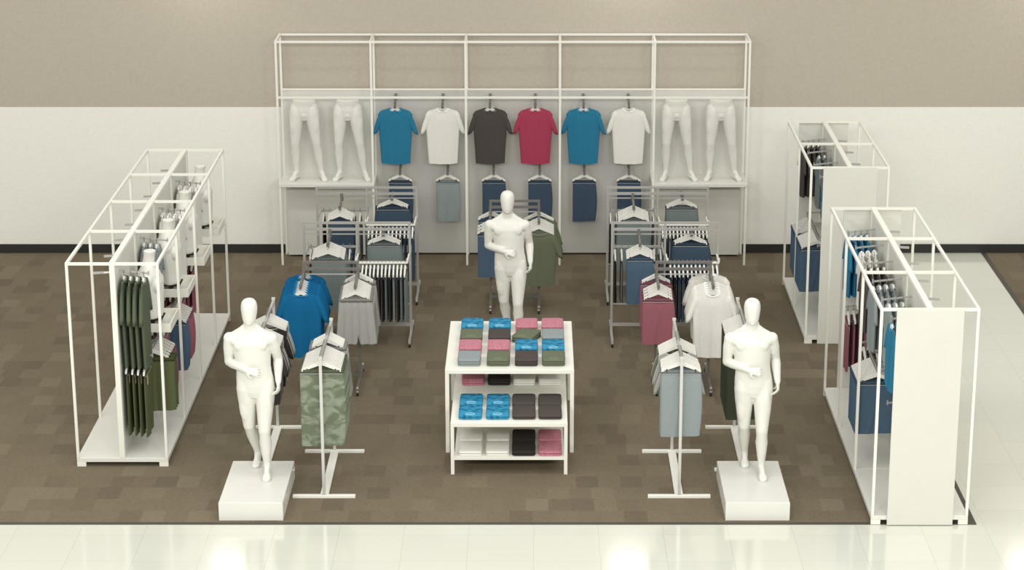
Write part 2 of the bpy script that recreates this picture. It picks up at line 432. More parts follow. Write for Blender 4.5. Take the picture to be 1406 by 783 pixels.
for xs, z in ((TX, 2.10), (PX, 1.205)):
    for x in xs:
        x = W(x)
        mb = MB().bar((x, -.046, z + .10), (x, -.36, z - .01), .032, .03)
        mb.box(x - .012, x + .012, -.366, -.354, z - .018, z + .014)
        part('hanging_arm', mb, M['dark_metal'], disp)
cols = ['aqua', 'white', 'charcoal', 'red', 'aqua', 'white']
side = ['beside the white tee by the legs', 'between the blue and charcoal tees', '', '', 'next to the red tee', 'next to the pants mannequins']
tl = ['blue tee hanging high on the wall display beside the pair of leg forms', 'white tee hanging high on the wall display between blue and charcoal tees',
      'charcoal tee hanging high on the wall display', 'red tee hanging high on the wall display', 'blue tee hanging high on the wall display, between red and white tees',
      'white tee hanging high on the wall display beside the pair of leg forms']
pc = ['navy', 'greyblue', 'navy', 'navy', 'navy', 'navy']
pl = ['below the blue tee beside the leg forms', 'below the white tee', 'below the charcoal tee', 'below the red tee', 'below the blue tee next to the red one', 'below the white tee beside the leg forms']
for i in range(6):
    hang('tee_' + cols[i], (TX[i], 28.80, 2.135), random.uniform(-.05, .05), tl[i], 'hanger inside the ' + tl[i].replace('hanging high on the wall display', 'high').replace('pair of ',''), 'tees along the wall display', 'hangers of the wall display tees')
    nm = 'grey-blue' if pc[i] == 'greyblue' else 'navy'
    hang('pants_' + pc[i], (PX[i], 28.80, 1.238), random.uniform(-.05, .05), nm + ' folded pants on the wall, ' + pl[i], 'hanger of the %s pants %s' % (nm, pl[i]), 'pants along the wall display', 'hangers of the wall display pants')

# ------------------------------------------------------------------ mannequins: continuous remeshed bodies
def limb(mb, pts, n=14):
    """pts: (x,y,z,r) chain with round ends"""
    P = [Vector(q[:3]) for q in pts]; R = [q[3] for q in pts]
    mb.tube(P, R, n)
    for q, r in zip(P, R): mb.ell(q, (r, r, r), None, n, 8)
    return mb
def sect(mb, rows, n=24):
    """rows: (cx, cy, z, rx, ry) elliptical torso sections"""
    rings = []
    for cx, cy, z, rx, ry in rows:
        rings.append([(cx + rx * math.cos(a) * (1 - .06 * abs(math.sin(2 * a))), cy + ry * math.sin(a), z) for a in [2 * PI * k / n for k in range(n)]])
    return mb.loft(rings)
def remesh(mb, name, m, vox=.007, smooth=5, cut=None):
    me = mb.mesh(name, m); o = bpy.data.objects.new('remesh_source', me); COL.objects.link(o)
    r = o.modifiers.new('r', 'REMESH'); r.mode = 'VOXEL'; r.voxel_size = vox; r.use_smooth_shade = True
    s = o.modifiers.new('s', 'SMOOTH'); s.factor = .5; s.iterations = smooth
    dg = bpy.context.evaluated_depsgraph_get(); dg.update()
    out = bpy.data.meshes.new_from_object(o.evaluated_get(dg)); out.name = name
    bpy.data.objects.remove(o); bpy.data.meshes.remove(me)
    if not out.materials: out.materials.append(m)
    for q in out.polygons: q.use_smooth = True
    return out
def hand(mb, wrist, direction, normal, curl=.5, flip=1):
    """palm and five separate bent fingers; direction = wrist->fingers, normal = palm side"""
    d = Vector(direction).normalized(); nrm = Vector(normal); nrm = (nrm - d * nrm.dot(d)).normalized(); s = d.cross(nrm) * flip
    wv = Vector(wrist); pc_ = wv + d * .045
    R = Matrix((s, nrm, d)).transposed()
    mb.ell(wv + d * .045, (.040, .017, .052), R)
    mb.ell(wv + d * .07, (.040, .015, .03), R)
    for i, (off, ln) in enumerate(((-.031, .062), (-.0105, .074), (.0105, .078), (.031, .07))):
        b0 = wv + d * .072 + s * off; ang = 0; p0 = b0; ch = [(*b0, .0105)]
        for k, f in enumerate((.45, .32, .25)):
            ang += curl * (.75 + .12 * (3 - i) * .3) * (1, 1.2, .9)[k]
            dd = (d * math.cos(ang) + nrm * math.sin(ang)); p0 = p0 + dd * ln * f + s * off * .12; ch.append((*p0, .0100 - .0009 * k))
        limb(mb, ch, 8)
    t0 = wv + d * .022 + s * .032; t1 = t0 + (d * .5 + s * .65 + nrm * .45).normalized() * .04; t2 = t1 + (d * .85 + s * .1 + nrm * .5).normalized() * .032
    limb(mb, [(*t0, .014), (*t1, .0115), (*t2, .0098)], 8)
def foot(mb, ankle, toe, heel_up=0):
    a = Vector(ankle); t = Vector(toe); d = Vector((t.x - a.x, t.y - a.y, 0)); d.normalize()
    s = Vector((-d.y, d.x, 0))
    heel = a - d * .045; heel.z = max(.034, a.z - .068 + heel_up)
    ball = t - d * .055; ball.z = t.z + .026
    rings = []
    for q, hw, hh in ((0, .027, .030), (.25, .031, .036), (.55, .036, .032), (.8, .043, .025), (.93, .040, .019), (1.0, .030, .014)):
        c = heel.lerp(ball, min(1, q / .8)) if q < .8 else ball.lerp(t + Vector((0, 0, .016)), (q - .8) / .2)
        rings.append([c + s * hw * math.cos(x) + Vector((0, 0, hh * math.sin(x))) for x in [2 * PI * k / 14 for k in range(14)]])
    mb.loft(rings); mb.ell(heel, (.030, .034, .034)); 
    limb(mb, [(*a, .036), (*(a.lerp(ball, .45) + Vector((0, 0, .010))), .030), (*ball, .024)])
    for k in range(5):
        o = s * (-.03 + .015 * k); limb(mb, [(*(ball + o), .012), (*(t + o * .95 - d * .012 * abs(k - 1.5) * .6), .0095)], 8)
def leg(mb, hip, knee, ankle, toe, side, heel_up=0):
    h, k, a = Vector(hip), Vector(knee), Vector(ankle)
    limb(mb, [(*(h + Vector((0, 0, .05))), .092), (*h, .098), (*h.lerp(k, .3), .091), (*h.lerp(k, .65), .075), (*k.lerp(h, .08), .063), (*k, .060), (*(k.lerp(a, .12)), .055)], 18)
    limb(mb, [(*k, .056), (*k.lerp(a, .15), .055), (*(k.lerp(a, .33) + Vector((0, .012, 0))), .061), (*k.lerp(a, .6), .049), (*k.lerp(a, .85), .037), (*a, .037)], 16)
    mb.ell(h.lerp(k, .4) + Vector((side * .02, -.028, 0)), (.062, .058, .19))      # thigh muscle
    mb.ell(k + Vector((0, -.03, .012)), (.036, .03, .046))                         # knee cap
    mb.ell(k.lerp(a, .3) + Vector((side * .012, .03, 0)), (.038, .036, .11))       # calf
    foot(mb, ankle, toe, heel_up)
def torso(mb, cx0=.035):
    sect(mb, [(cx0, .0, .80, .11, .085), (cx0, .005, .86, .172, .110), (cx0, .008, .93, .187, .120), (cx0 - .004, .005, .99, .182, .114), (cx0 - .01, 0, 1.06, .172, .106),
              (cx0 - .015, 0, 1.12, .170, .106), (cx0 - .02, .004, 1.2, .178, .113), (cx0 - .025, .008, 1.28, .188, .118), (cx0 - .03, .01, 1.35, .186, .116), (cx0 - .033, .015, 1.41, .180, .098), (cx0 - .034, .02, 1.45, .13, .075), (cx0 - .034, .02, 1.48, .07, .058)])
    for s in (-1, 1):
        mb.ell((cx0 - .028 + s * .075, -.062, 1.335), (.088, .040, .068))        # chest
        mb.ell((cx0 - .030 + s * .150, -.004, 1.370), (.062, .058, .058))         # chest to shoulder
        mb.ell((cx0 - .028 + s * .11, .05, 1.33), (.066, .05, .1))               # back
        mb.ell((cx0 + s * .085, .06, .905), (.078, .066, .085))                  # seat
        for k in range(3): mb.ell((cx0 - .018 + s * .032, -.080 + .002 * k, 1.06 + .058 * k), (.028, .018, .028))
        limb(mb, [(cx0 - .034 + s * .02, .02, 1.505, .048), (cx0 - .033 + s * .09, .02, 1.450, .046), (cx0 - .033 + s * .165, .02, 1.405, .046)])
    mb.ell((cx0, -.06, .865), (.055, .045, .055))
def build_mannequin():
    mb = MB(); torso(mb)
    leg(mb, (-.055, .0, .885), (-.045, .03, .49), (-.005, .30, .105), (-.012, .12, .006), -1, .02)
    leg(mb, (.128, .0, .885), (.118, -.10, .475), (.128, -.055, .085), (.135, -.245, .004), 1)
    # viewer-side bent arm across the belly
    S, E, Wr = Vector((-.203, .02, 1.385)), Vector((-.222, .070, 1.13)), Vector((-.035, -.150, 1.115))
    for S, E, Wr in ((S, E, Wr), (Vector((.200, .02, 1.385)), Vector((.250, .10, 1.15)), Vector((.262, -.04, .965)))):
        mb.ell(S + Vector((.006 if S.x < 0 else -.006, 0, -.012)), (.060, .060, .072)); sg = 1 if S.x > 0 else -1
        limb(mb, [(*(S + Vector((-sg * .05, 0, .005))), .058), (*S, .060), (*S.lerp(E, .4), .059), (*S.lerp(E, .8), .049), (*E, .046)], 14)
        limb(mb, [(*E, .046), (*E.lerp(Wr, .25), .048), (*E.lerp(Wr, .7), .037), (*Wr, .030)], 14)
        mb.ell(S.lerp(E, .45) + Vector((0, -.016, 0)), (.038, .036, .08))
        limb(mb, [(*Wr, .025), (*(Wr + (Wr - E).normalized() * .02), .024)], 10)
    hand(mb, (-.035, -.150, 1.115), (.75, -.22, -.05), (.1, .55, -.35), .42, -1)
    hand(mb, (.262, -.04, .965), (.05, -.35, -.85), (-.9, .1, -.15), .55, 1)
    # neck and smooth egg head with a faint brow, nose and chin
    limb(mb, [(0, .022, 1.44, .068), (0, .012, 1.50, .062), (0, .0, 1.56, .060)], 16)
    sect(mb, [(0, -.040, 1.535, .020, .020), (0, -.035, 1.548, .046, .050), (0, -.022, 1.585, .064, .080), (0, -.010, 1.63, .073, .094), (0, -.002, 1.68, .080, .101), (0, .002, 1.72, .080, .100),
              (0, .004, 1.755, .072, .089), (0, .005, 1.778, .053, .066), (0, .005, 1.789, .025, .032)])
    mb.ell((0, -.088, 1.645), (.013, .016, .034)); mb.ell((0, -.078, 1.562), (.026, .020, .020))
    return remesh(mb, 'mannequin', M['mannequin'], .0062, 9)
mann = build_mannequin()
FOOT_Z = min(v.co.z for v in mann.vertices)
def plinth(name, x, y0, y1, wd, label, group):
    t = thing(name, (x, (y0 + y1) / 2, .004), label, 'plinth', group)
    d = (y1 - y0) / 2
    part('block', MB().box(-wd / 2, wd / 2, -d, d, .0, .186, .004), M['base'], t)
    part('levelling_foot', MB().tube([(wd / 2 - .02, d - .15, .145), (wd / 2 + .012, d - .15, .145)], .012, 8), M['chrome'], t)
    return t
for x, y, lab, pl_ in ((-2.735, 20.62, 'white faceless mannequin striding on the plinth in front of the camouflage pants rack', 'low white plinth under the mannequin beside the camouflage pants rack'),
                      (2.10, 20.62, 'white faceless mannequin striding on the plinth beside the pale grey-blue pants rack', 'low white plinth under the mannequin beside the pale grey-blue pants rack'),
                      (-.30, 24.78, 'white faceless mannequin striding behind the folded tee table', 'low white plinth under the mannequin behind the folded tee table')):
    plinth('display_plinth', (-2.69 if x < -1 else 2.13 if x > 1 else -.30), y - .77 if abs(x) > 1 else 24.4, y + .325 if abs(x) > 1 else 25.2, .61, pl_, 'mannequin plinths')
    m_ = obj('mannequin', mann, None, (x, y, .190 - FOOT_Z)); tag(m_, lab, 'mannequin', 'full-body mannequins')

def build_legs():
    mb = MB()
    sect(mb, [(0, 0, .80, .10, .085), (0, .005, .86, .158, .105), (0, .008, .93, .170, .115), (0, .005, .99, .160, .108), (0, 0, 1.05, .150, .10), (0, 0, 1.075, .146, .098)])
    for s in (-1, 1): mb.ell((s * .085, .06, .905), (.078, .066, .085))
    mb.ell((0, -.066, .875), (.05, .045, .055))
    leg(mb, (-.098, 0, .885), (-.125, -.02, .49), (-.125, .03, .085), (-.185, -.13, .004), -1)
    leg(mb, (.098, 0, .885), (.150, -.02, .49), (.205, .03, .085), (.265, -.13, .004), 1)
    return remesh(mb, 'leg_form', M['mannequin'], .007, 5)
lg = build_legs(); LZ = min(v.co.z for v in lg.vertices)
for x, lab in ((-3.00, 'white leg form on the display shelf at the edge beside the white wall, farther from the blue tee'), (-2.43, 'white leg form on the display shelf next to the blue tee'),
               (1.865, 'white leg form on the display shelf next to the white tee'), (2.445, 'white leg form on the display shelf, farther from the white tee')):
    lab = lab.replace('at the edge beside the white wall, ', '')
    tag(obj('leg_form', lg, None, (x, 28.80, 1.112 - LZ)), lab, 'leg form', 'leg forms on the wall display')

def build_bust():
    mb = MB()
    z0 = .93
    sect(mb, [(0, 0, .0, .125, .09), (0, 0, .03, .14, .098), (0, .003, .12, .150, .108), (0, .008, .23, .168, .118), (0, .012, .33, .18, .12), (0, .018, .40, .17, .10), (0, .02, .445, .10, .07), (0, .015, .49, .055, .055), (0, .005, .555, .05, .052), (0, .0, .60, .056, .058)])
    for s in (-1, 1):
        mb.ell((s * .075, -.058, .30), (.085, .046, .075)); mb.ell((s * .142, .014, .36), (.048, .062, .062)); mb.ell((s * .11, .055, .3), (.062, .05, .1))
    return remesh(mb, 'torso_form', M['mannequin'], .007, 10)
bust = build_bust()

# ------------------------------------------------------------------ aisle gondolas
HT = 2.15
def gondola(name, x0, x1, y0, nb, label, garment_side, ends):
    """x0..x1 footprint, y0 front; garment_side +1 = towards +x, -1 towards -x"""
    xc, b = (x0 + x1) / 2, 1.22; L = nb * b
    t = thing(name, (xc, y0, .004), label, 'display fixture', 'aisle display fixtures')
    X0, X1 = x0 - xc, x1 - xc; q = .026; H = HT - .004
    for i in range(nb + 1):
        y = i * b + (q / 2 if i == 0 else -q / 2 if i == nb else 0)
        for x in (X0 + q / 2, X1 - q / 2): part('post', MB().box(x - q / 2, x + q / 2, y - q / 2, y + q / 2, .09, H - q), M['fixture'], t)
        part('cross_beam', MB().box(X0 + q, X1 - q, y - q / 2, y + q / 2, H - q, H), M['fixture'], t)
    for x in (X0 + q / 2, X1 - q / 2): part('top_rail', MB().box(x - q / 2, x + q / 2, 0, L, H - q, H + .001), M['fixture'], t)
    part('centre_top_rail', MB().box(-.028, .028, -.003, L + .003, H - q - .003, H + .003), M['fixture'], t)
    # slotted centre panels with uprights
    for i in range(nb):
        part('centre_panel', MB().box(-.013, .013, i * b + .03, (i + 1) * b - .03, .09, H - q - .002), M['panel'], t)
    for i in range(nb + 1):
        y = min(max(i * b, .03), L - .03); part('centre_upright', MB().box(-.026, .026, y - .03, y + .03, .09, H - q - .002), M['fixture'], t)
    for i in range(nb):
        base = part('base_deck', MB().box(X0, X1, i * b + .002, (i + 1) * b - .002, .045, .09, .003), M['base'], t)
    for y in (.0, L - .03):
        for xa_, xb_ in ((X0, X0 + .09), (X1 - .09, X1)): part('base_foot', MB().box(xa_, xb_, y, y + .03, 0, .045), M['fixture'], t)
    for e in ends:
        y = -.025 if e == 'front' else L + .005
        part('end_panel', MB().box(-.31, .31, y, y + .02, .004, H - .005, .002), M['panel'], t)
    g = garment_side
    # arms: plain prongs on the empty side, longer arms on the stocked side
    for k in range(nb * 2):
        y = .305 + .61 * k
        pr = part('hanging_prong', MB().bar((-g * .013, y, 1.965), (-g * .14, y, 1.958), .012, .016), M['fixture'], t)
        part('prong_grip', MB().bar((-g * .14, y, 1.958), (-g * .25, y, 1.952), .016, .022), M['metal'], pr)
    return t
def arm(t, xc, y0, g, y, z, ln=.30):
    yy = y - y0; zz = z - .004
    mb = MB().bar((g * .013, yy, zz + .02), (g * ln, yy, zz - .012), .012, .016).box(min(g * ln, g * (ln + .01)), max(g * ln, g * (ln + .01)), yy - .012, yy + .012, zz - .03, zz + .012)
    part('hanging_arm', mb, M['metal'], t)

LX0, LX1, LY0 = -4.6205, -3.6985, 21.268
LXC = (LX0 + LX1) / 2
gl = gondola('aisle_fixture', LX0, LX1, LY0, 4, 'white four-bay aisle fixture with torso forms and olive clothes, beside the left wall', 1, [])
gl['label'] = 'long white open-frame aisle fixture, four bays, with torso forms and olive clothes'
up = [('long_tee_olive', 4), ('tee_greyblue', 3), ('tee_white', 4), ('tee_white', 4)]
lo = ['pants_khakilong', 'pants_redthin', 'pants_redthin', 'pants_redthin']
rl = [['pants_khaki', 'pants_khaki', 'pants_khaki', 'pants_redwide', 'pants_redwide', 'pants_redwide'], ['pants_denim'] * 3 + ['pants_redwide'] * 4, [], []]
BN = ['front bay', 'second bay', 'third bay', 'rear bay']
BW_ = ['beside the lowest-hanging olive tees', 'second from the front', 'third from the front', 'rearmost']
for k in range(4):
    ya = LY0 + 1.22 * k + .305; yb = LY0 + 1.22 * k + .915
    arm(gl, LXC, LY0, 1, ya, 1.965)
    hang_row([up[k][0]] * up[k][1], (LXC + .06, ya, 1.978), (.065, 0, -.007), PI / 2, 'from the panel', 'long aisle fixture, ' + BN[k], 'the long aisle fixture')
    arm(gl, LXC, LY0, 1, ya, 1.10)
    hang_row([lo[k]] * (4 if k < 3 else 3), (LXC + .06, ya, 1.112), (.06, 0, -.007), PI / 2, 'from the panel', 'lower arm, long fixture, ' + BN[k], 'the long aisle fixture')
    # shelf with raised lip
    s0, s1 = yb - LY0 - .275, yb - LY0 + .275
    shf = part('shelf_tray', MB().box(.016, .445, s0, s1, 1.22, 1.235).box(.016, .445, s0, s0 + .012, 1.235, 1.31).box(.016, .445, s1 - .012, s1, 1.235, 1.31).box(.433, .445, s0 + .012, s1 - .012, 1.235, 1.31).box(.016, .028, s0 + .012, s1 - .012, 1.235, 1.31), M['fixture'], gl)
    stand = thing('torso_form', (LXC + .22, yb, 1.239), 'white headless torso form on the long aisle fixture, ' + BW_[k], 'torso form', 'torso forms on the long aisle fixture', rz=PI / 2)
    stand['label'] = ['white headless torso form in the front bay of the long aisle fixture', 'white headless torso form in the second bay of the long aisle fixture', 'white headless torso form in the third bay of the long aisle fixture', 'white headless torso form in the rear bay of the long aisle fixture'][k]
    part('stand_plate', MB().box(-.12, .12, -.11, .11, .06, .075, .002).box(-.10, .10, -.012, .012, .0, .06), M['black'], stand)
    tb_ = obj('torso', bust, stand); tb_.location = (0, 0, .077); tb_.scale = (1.14, 1.14, 1.18)
    # rail below the shelf
    if not rl[k]: continue
    mb = MB().tube([(.25, s0 - .02, 1.075), (.25, s1 + .02, 1.075)], .011, 8)
    mb.bar((.013, s0, 1.075), (.25, s0, 1.075), .012, .02).bar((.013, s1, 1.075), (.25, s1, 1.075), .012, .02)
    part('hanging_rail', mb, M['metal'], gl)
    n = len(rl[k])
    hang_row(rl[k], (LXC + .25, s0 + LY0 + .02, 1.087), (0, .5 / n, 0), 0, 'from the front', 'rail under shelf, long fixture, ' + BN[k], 'the long aisle fixture')

RX0, RX1 = 3.196, 4.114
RXC = (RX0 + RX1) / 2
ZT, ZL = 1.965, 1.13
def right_unit(y0, nb, lab, tops, lows, nm):
    t = gondola('aisle_fixture', RX0, RX1, y0, nb, lab, -1, ['front', 'rear'])
    for k, (kind, n) in enumerate(tops):
        y = y0 + .305 + .61 * k; arm(t, RXC, y0, -1, y, ZT)
        if n: hang_row([kind] * n, (RXC - .10, y, ZT + .008), (-.065, 0, -.007), -PI / 2, 'from the panel', '%s, top arm %s' % (nm, ORD[k]), 'the ' + nm)
    for k, (kind, n, facing) in lows.items():
        y = y0 + .305 + .61 * k
        if facing:
            mb = MB().tube([(-.26, y - y0 - .28, ZL - .004), (-.26, y - y0 + .28, ZL - .004)], .011, 8)
            for e in (-.26, .26): mb.bar((-.013, y - y0 + e, ZL - .004), (-.26, y - y0 + e, ZL - .004), .012, .02)
            part('hanging_rail', mb, M['metal'], t)
            hang_row([kind] * n, (RXC - .26, y - .25, ZL + .008), (0, .5 / n, 0), 0, 'from the front', '%s, low rail %s' % (nm, ORD[k]), 'the ' + nm)
        else:
            arm(t, RXC, y0, -1, y, ZL)
            hang_row([kind] * n, (RXC - .09, y, ZL + .012), (-.06, 0, -.007), -PI / 2, 'from the panel', '%s, low arm %s' % (nm, ORD[k]), 'the ' + nm)
    return t
right_unit(19.763, 3, 'white three-bay aisle fixture standing at the corner of the carpet', [('gtee_aqua', 4), ('gtee_greyblue', 3), ('gtee_greyblue', 4), ('gtee_charcoal', 4), ('gtee_white', 3), ('gtee_aqua', 4)],
           {0: ('pants_denim', 3, False), 2: ('pants_denimwide', 12, True), 3: ('pants_charcoal', 4, False), 5: ('pants_softred', 4, False)}, 'corner fixture')
right_unit(25.2406, 2, 'white two-bay aisle fixture standing nearer the back wall', [('gtee_aqua', 3), ('gtee_steel', 2), ('gtee_steel', 2), ('gtee_charcoal', 4)],
           {0: ('pants_denim', 2, False), 1: ('pants_denimwide', 12, True), 2: ('pants_denimwide', 6, True)}, 'two-bay fixture')

# ------------------------------------------------------------------ straight single racks
def straight_rack(x, y0, label):
    t = thing('straight_rail_rack', (x, y0 + .6125, .004), label, 'clothes rack', 'straight single-rail racks')
    L = .6125
    for s in (-1, 1):
        part('upright', MB().box(-.014, .014, s * L - .014, s * L + .014, .03, 1.43), M['chrome'], t)
        part('foot_bar', MB().box(-.305, .305, s * L - .022, s * L + .022, 0, .03, .003), M['fixture'], t)
        part('end_cap', MB().box(-.018, .018, s * L - .018, s * L + .018, 1.43, 1.45), M['chrome'], t)
    part('base_beam', MB().box(-.04, .04, -L + .022, L - .022, .003, .022), M['fixture'], t)
    mb = MB().box(-.013, .013, -L + .014, L - .014, 1.40, 1.425)
    part('hanging_bar', mb, M['metal'], t)
    return t
straight_rack(-2.047, 20.435, 'straight single-rail rack holding camouflage pants')
straight_rack(1.42, 20.435, 'straight single-rail rack holding pale grey-blue pants')
straight_rack(-2.71, 21.144, 'straight single-rail rack with grey and black tees behind a mannequin')
straight_rack(2.123, 21.144, 'straight single-rail rack with dark olive pants behind a mannequin')
ZB = 1.44
FF = 'from the front'
hang_row(['pants_camo'] * 11, (-2.047, 20.51, ZB), (0, .047, 0), 0, FF, 'straight camouflage rack', 'the camouflage rack')
hang_row(['shorts_grey'] * 9, (-2.047, 21.20, ZB), (0, .027, 0), 0, FF, 'rear half of camouflage rack', 'the camouflage rack')
hang_row(['pants_bigblue'] * 6, (1.42, 20.50, ZB), (0, .034, 0), 0, FF, 'straight grey-blue rack', 'the grey-blue rack')
hang_row(['ltee_grey', 'ltee_charcoal', 'ltee_grey'], (1.42, 20.72, ZB), (0, .045, 0), 0, FF, 'middle of grey-blue rack', 'the grey-blue rack')
hang_row(['ltee_grey', 'ltee_charcoal', 'ltee_olive', 'ltee_olive', 'ltee_olive', 'ltee_grey'], (1.42, 21.02, ZB), (0, .045, 0), 0, FF, 'rear half of grey-blue rack', 'the grey-blue rack')
hang_row(['ltee_charcoal', 'ltee_charcoal', 'ltee_grey', 'ltee_charcoal', 'ltee_grey', 'ltee_grey', 'ltee_black'], (-2.71, 21.25, ZB), (0, .05, 0), 0, FF, 'rack of grey and black tees', 'the grey and black tee rack')
hang_row(['ltee_black', 'ltee_grey', 'ltee_black', 'ltee_grey', 'ltee_grey', 'ltee_grey'], (-2.71, 21.80, ZB), (0, .045, 0), 0, FF, 'rear half of grey-black tee rack', 'the grey and black tee rack')
hang_row(['pants_longolive'] * 15, (2.123, 21.30, ZB), (0, .05, 0), 0, FF, 'rack behind the plinth mannequin', 'the dark olive rack')

# ------------------------------------------------------------------ rolling racks
def caster(mb, x, y):
    mb.tube([(x - .012, y, .024), (x + .012, y, .024)], .023, 12)
    return mb
def rolling_rack(name, x, y, half, depth, height, mats, label, group, centre=False, lows=(.42, .17)):
    t = thing(name, (x, y, .004), label, 'clothes rack', group)
    q = .014; H = height - .004
    for s in (-1, 1):
        px_ = s * half
        part('upright', MB().box(px_ - q, px_ + q, -q, q, .085, H), mats, t)
        part('foot_bar', MB().box(px_ - q, px_ + q, -depth / 2, depth / 2, .06, .085), mats, t)
        for e in (-1, 1):
            yy = e * depth / 2 * .97
            c = part('caster', caster(MB(), px_, yy), M['black'], t); part('caster_collar', MB().box(px_ - .012, px_ + .012, yy - .012, yy + .012, .03, .10), M['chrome'], c)
    if centre: part('upright', MB().box(-.012, .012, -.012, .012, lows[0], H - .02), mats, t)
    part('top_bar', MB().box(-half + q, half - q, -.013, .013, H - .026, H), mats, t)
    part('upper_rail', MB().box(-half + q, half - q, -.014, .014, H - .105, H - .075), mats, t)
    part('thin_rail', MB().box(-half + q, half - q, -.007, .007, H - .155, H - .143), M['metal'], t)
    part('thin_rail', MB().box(-half + q, half - q, -.007, .007, lows[0] - .008, lows[0] + .008), mats, t)
    part('base_rail', MB().box(-half + q, half - q, -.012, .012, lows[1] - .018, lows[1] + .018), mats, t)
    return t
def slope_arm(t, x, g, z, ln, m):
    mb = MB().bar((x, g * .01, z + .03), (x, g * ln, z - .03), .02, .026)
    mb.box(x - .014, x + .014, min(g * ln, g * (ln + .012)), max(g * ln, g * (ln + .012)), z - .05, z - .002)
    mb.box(x - .018, x + .018, min(0, g * .02), max(0, g * .02), z - .03, z + .07)
    part('sloping_arm', mb, m, t)
def side_bar(t, x0, x1, g, z, m):
    mb = MB().box(x0, x1, g * .34 - .012, g * .34 + .012, z - .012, z + .012)
    for x in (x0, x1):
        mb.bar((x, 0, z), (x, g * .34, z), .016, .022); mb.box(x - .01, x + .01, g * .34 - .012, g * .34 + .012, z + .012, z + .05)
    part('hanging_rail', mb, m, t)

def double_rack(x, y, nm, label, lf, rf, rr, lr):
    """lf: clothes on the sloping arm towards the camera (left half); rf: on the rail in front (right half, edge-on); rr: arm at the rear (right half); lr: rear rail (left half)"""
    t = rolling_rack('double_rolling_rack', x, y, .622, .78, 1.432, M['metal'], label, 'wide rolling racks', True, (.42, .165))
    hx = .311
    slope_arm(t, -hx, -1, 1.275, .36, M['dark_metal']); slope_arm(t, hx, 1, 1.275, .36, M['dark_metal'])
    side_bar(t, .012, .61, -1, 1.03, M['fixture']); side_bar(t, -.61, -.012, 1, 1.03, M['metal'])
    n = len(lf); hang_row(lf, (x - hx, y - .345, 1.232), (0, .058, .0097), 0, FF, 'arm of ' + nm, 'the ' + nm)
    n = len(rr); hang_row(rr, (x + hx, y + .08, 1.29), (0, .055, -.009), 0, FF, 'rear arm of ' + nm, 'the ' + nm)
    hang_row(rf, (x + .045, y - .34, 1.054), (.54 / max(1, len(rf) - 1), 0, 0), PI / 2, 'from the centre post', 'front rail of ' + nm, 'the ' + nm)
    hang_row(lr, (x - .575, y + .34, 1.054), (.54 / max(1, len(lr) - 1), 0, 0), PI / 2, 'from the outer post', 'rear rail of ' + nm, 'the ' + nm)
    return t
mixA = ['pants_steel', 'pants_black', 'pants_greyblue', 'pants_charcoal', 'pants_steel', 'pants_charcoal', 'pants_black', 'pants_steel', 'pants_black', 'pants_greyblue', 'pants_black', 'pants_steel', 'pants_steel']
mixB = ['pants_navy', 'pants_black', 'pants_navy', 'pants_denim', 'pants_navy', 'pants_black', 'pants_navy', 'pants_denim', 'pants_navy', 'pants_navy', 'pants_black', 'pants_navy']
mixC = ['pants_black', 'pants_steel', 'pants_greyblue', 'pants_black', 'pants_steel', 'pants_black', 'pants_greyblue', 'pants_steel']
double_rack(-2.08, 25.47, 'wide slate-clothes rack', 'wide rolling rack of slate pants directly behind the blue tee rack', ['pants_slatewide'] * 5, mixA, ['pants_slatewide'] * 5, mixC)
double_rack(-2.08, 27.15, 'wide left navy rack', 'wide rolling rack of navy pants between the slate pants rack and leg forms', ['pants_navy'] * 4, mixB, ['pants_navywide'] * 5, mixC)
double_rack(1.545, 25.47, 'wide blue-pants rack', 'wide rolling rack of blue pants directly behind the red shorts rack', ['pants_denim'] * 4, mixB, ['pants_navywide'] * 5, mixC)
double_rack(1.545, 27.15, 'wide rearmost slate rack', 'wide rolling rack of slate pants between the blue pants rack and leg forms', ['pants_slatewide'] * 5, mixA, ['pants_slatewide'] * 5, mixC)

def four_way(x, y, height, nm, label, left, right, rl_, rr_, lstep=.055, rstep=.05):
    t = rolling_rack('four_way_rolling_rack', x, y, .298, .86, height, M['dark_metal'], label, 'narrow four-way rolling racks', False, (.33, .10))
    z = height - .155
    for s in (-1, 1):
        for g in (-1, 1): slope_arm(t, s * .298, g, z, .40, M['dark_metal'])
    ZA = z - .018
    hang_row(left, (x - .298, y - .385, ZA), (0, lstep, lstep * .155), 0, FF, nm + ', blue-side arm' if False else 'outer arm of ' + nm, 'the ' + nm)
    hang_row(right, (x + .298, y - .385, ZA), (0, rstep, rstep * .155), 0, FF, 'second arm of ' + nm, 'the ' + nm)
    if rl_: hang_row(rl_, (x - .298, y + .10, ZA + .045), (0, .06, -.0093), 0, FF, 'rear arm of ' + nm, 'the ' + nm)
    if rr_: hang_row(rr_, (x + .298, y + .10, ZA + .045), (0, .06, -.0093), 0, FF, 'far rear arm of ' + nm, 'the ' + nm)
four_way(-2.24, 23.81, 1.432, 'blue tee rack', 'narrow dark rolling rack with blue tees and gathered grey shorts', ['tee_blue'] * 6, ['shorts_grey'] * 7, ['tee_blue'] * 2, ['shorts_grey'] * 3)
four_way(1.655, 23.81, 1.432, 'red shorts rack', 'narrow dark rolling rack with red shorts and white tees', ['shorts_red'] * 4, ['tee_white'] * 5, ['shorts_red'] * 2, ['tee_white'] * 3, .07, .06)
four_way(-.235, 26.82, 1.345, 'olive tee rack', 'narrow dark rolling rack with blue pants and olive tees behind a mannequin', ['pants_denim'] * 3, ['otee_olive'] * 4, ['pants_denim'] * 3, ['otee_olive'] * 2, .09, .08)

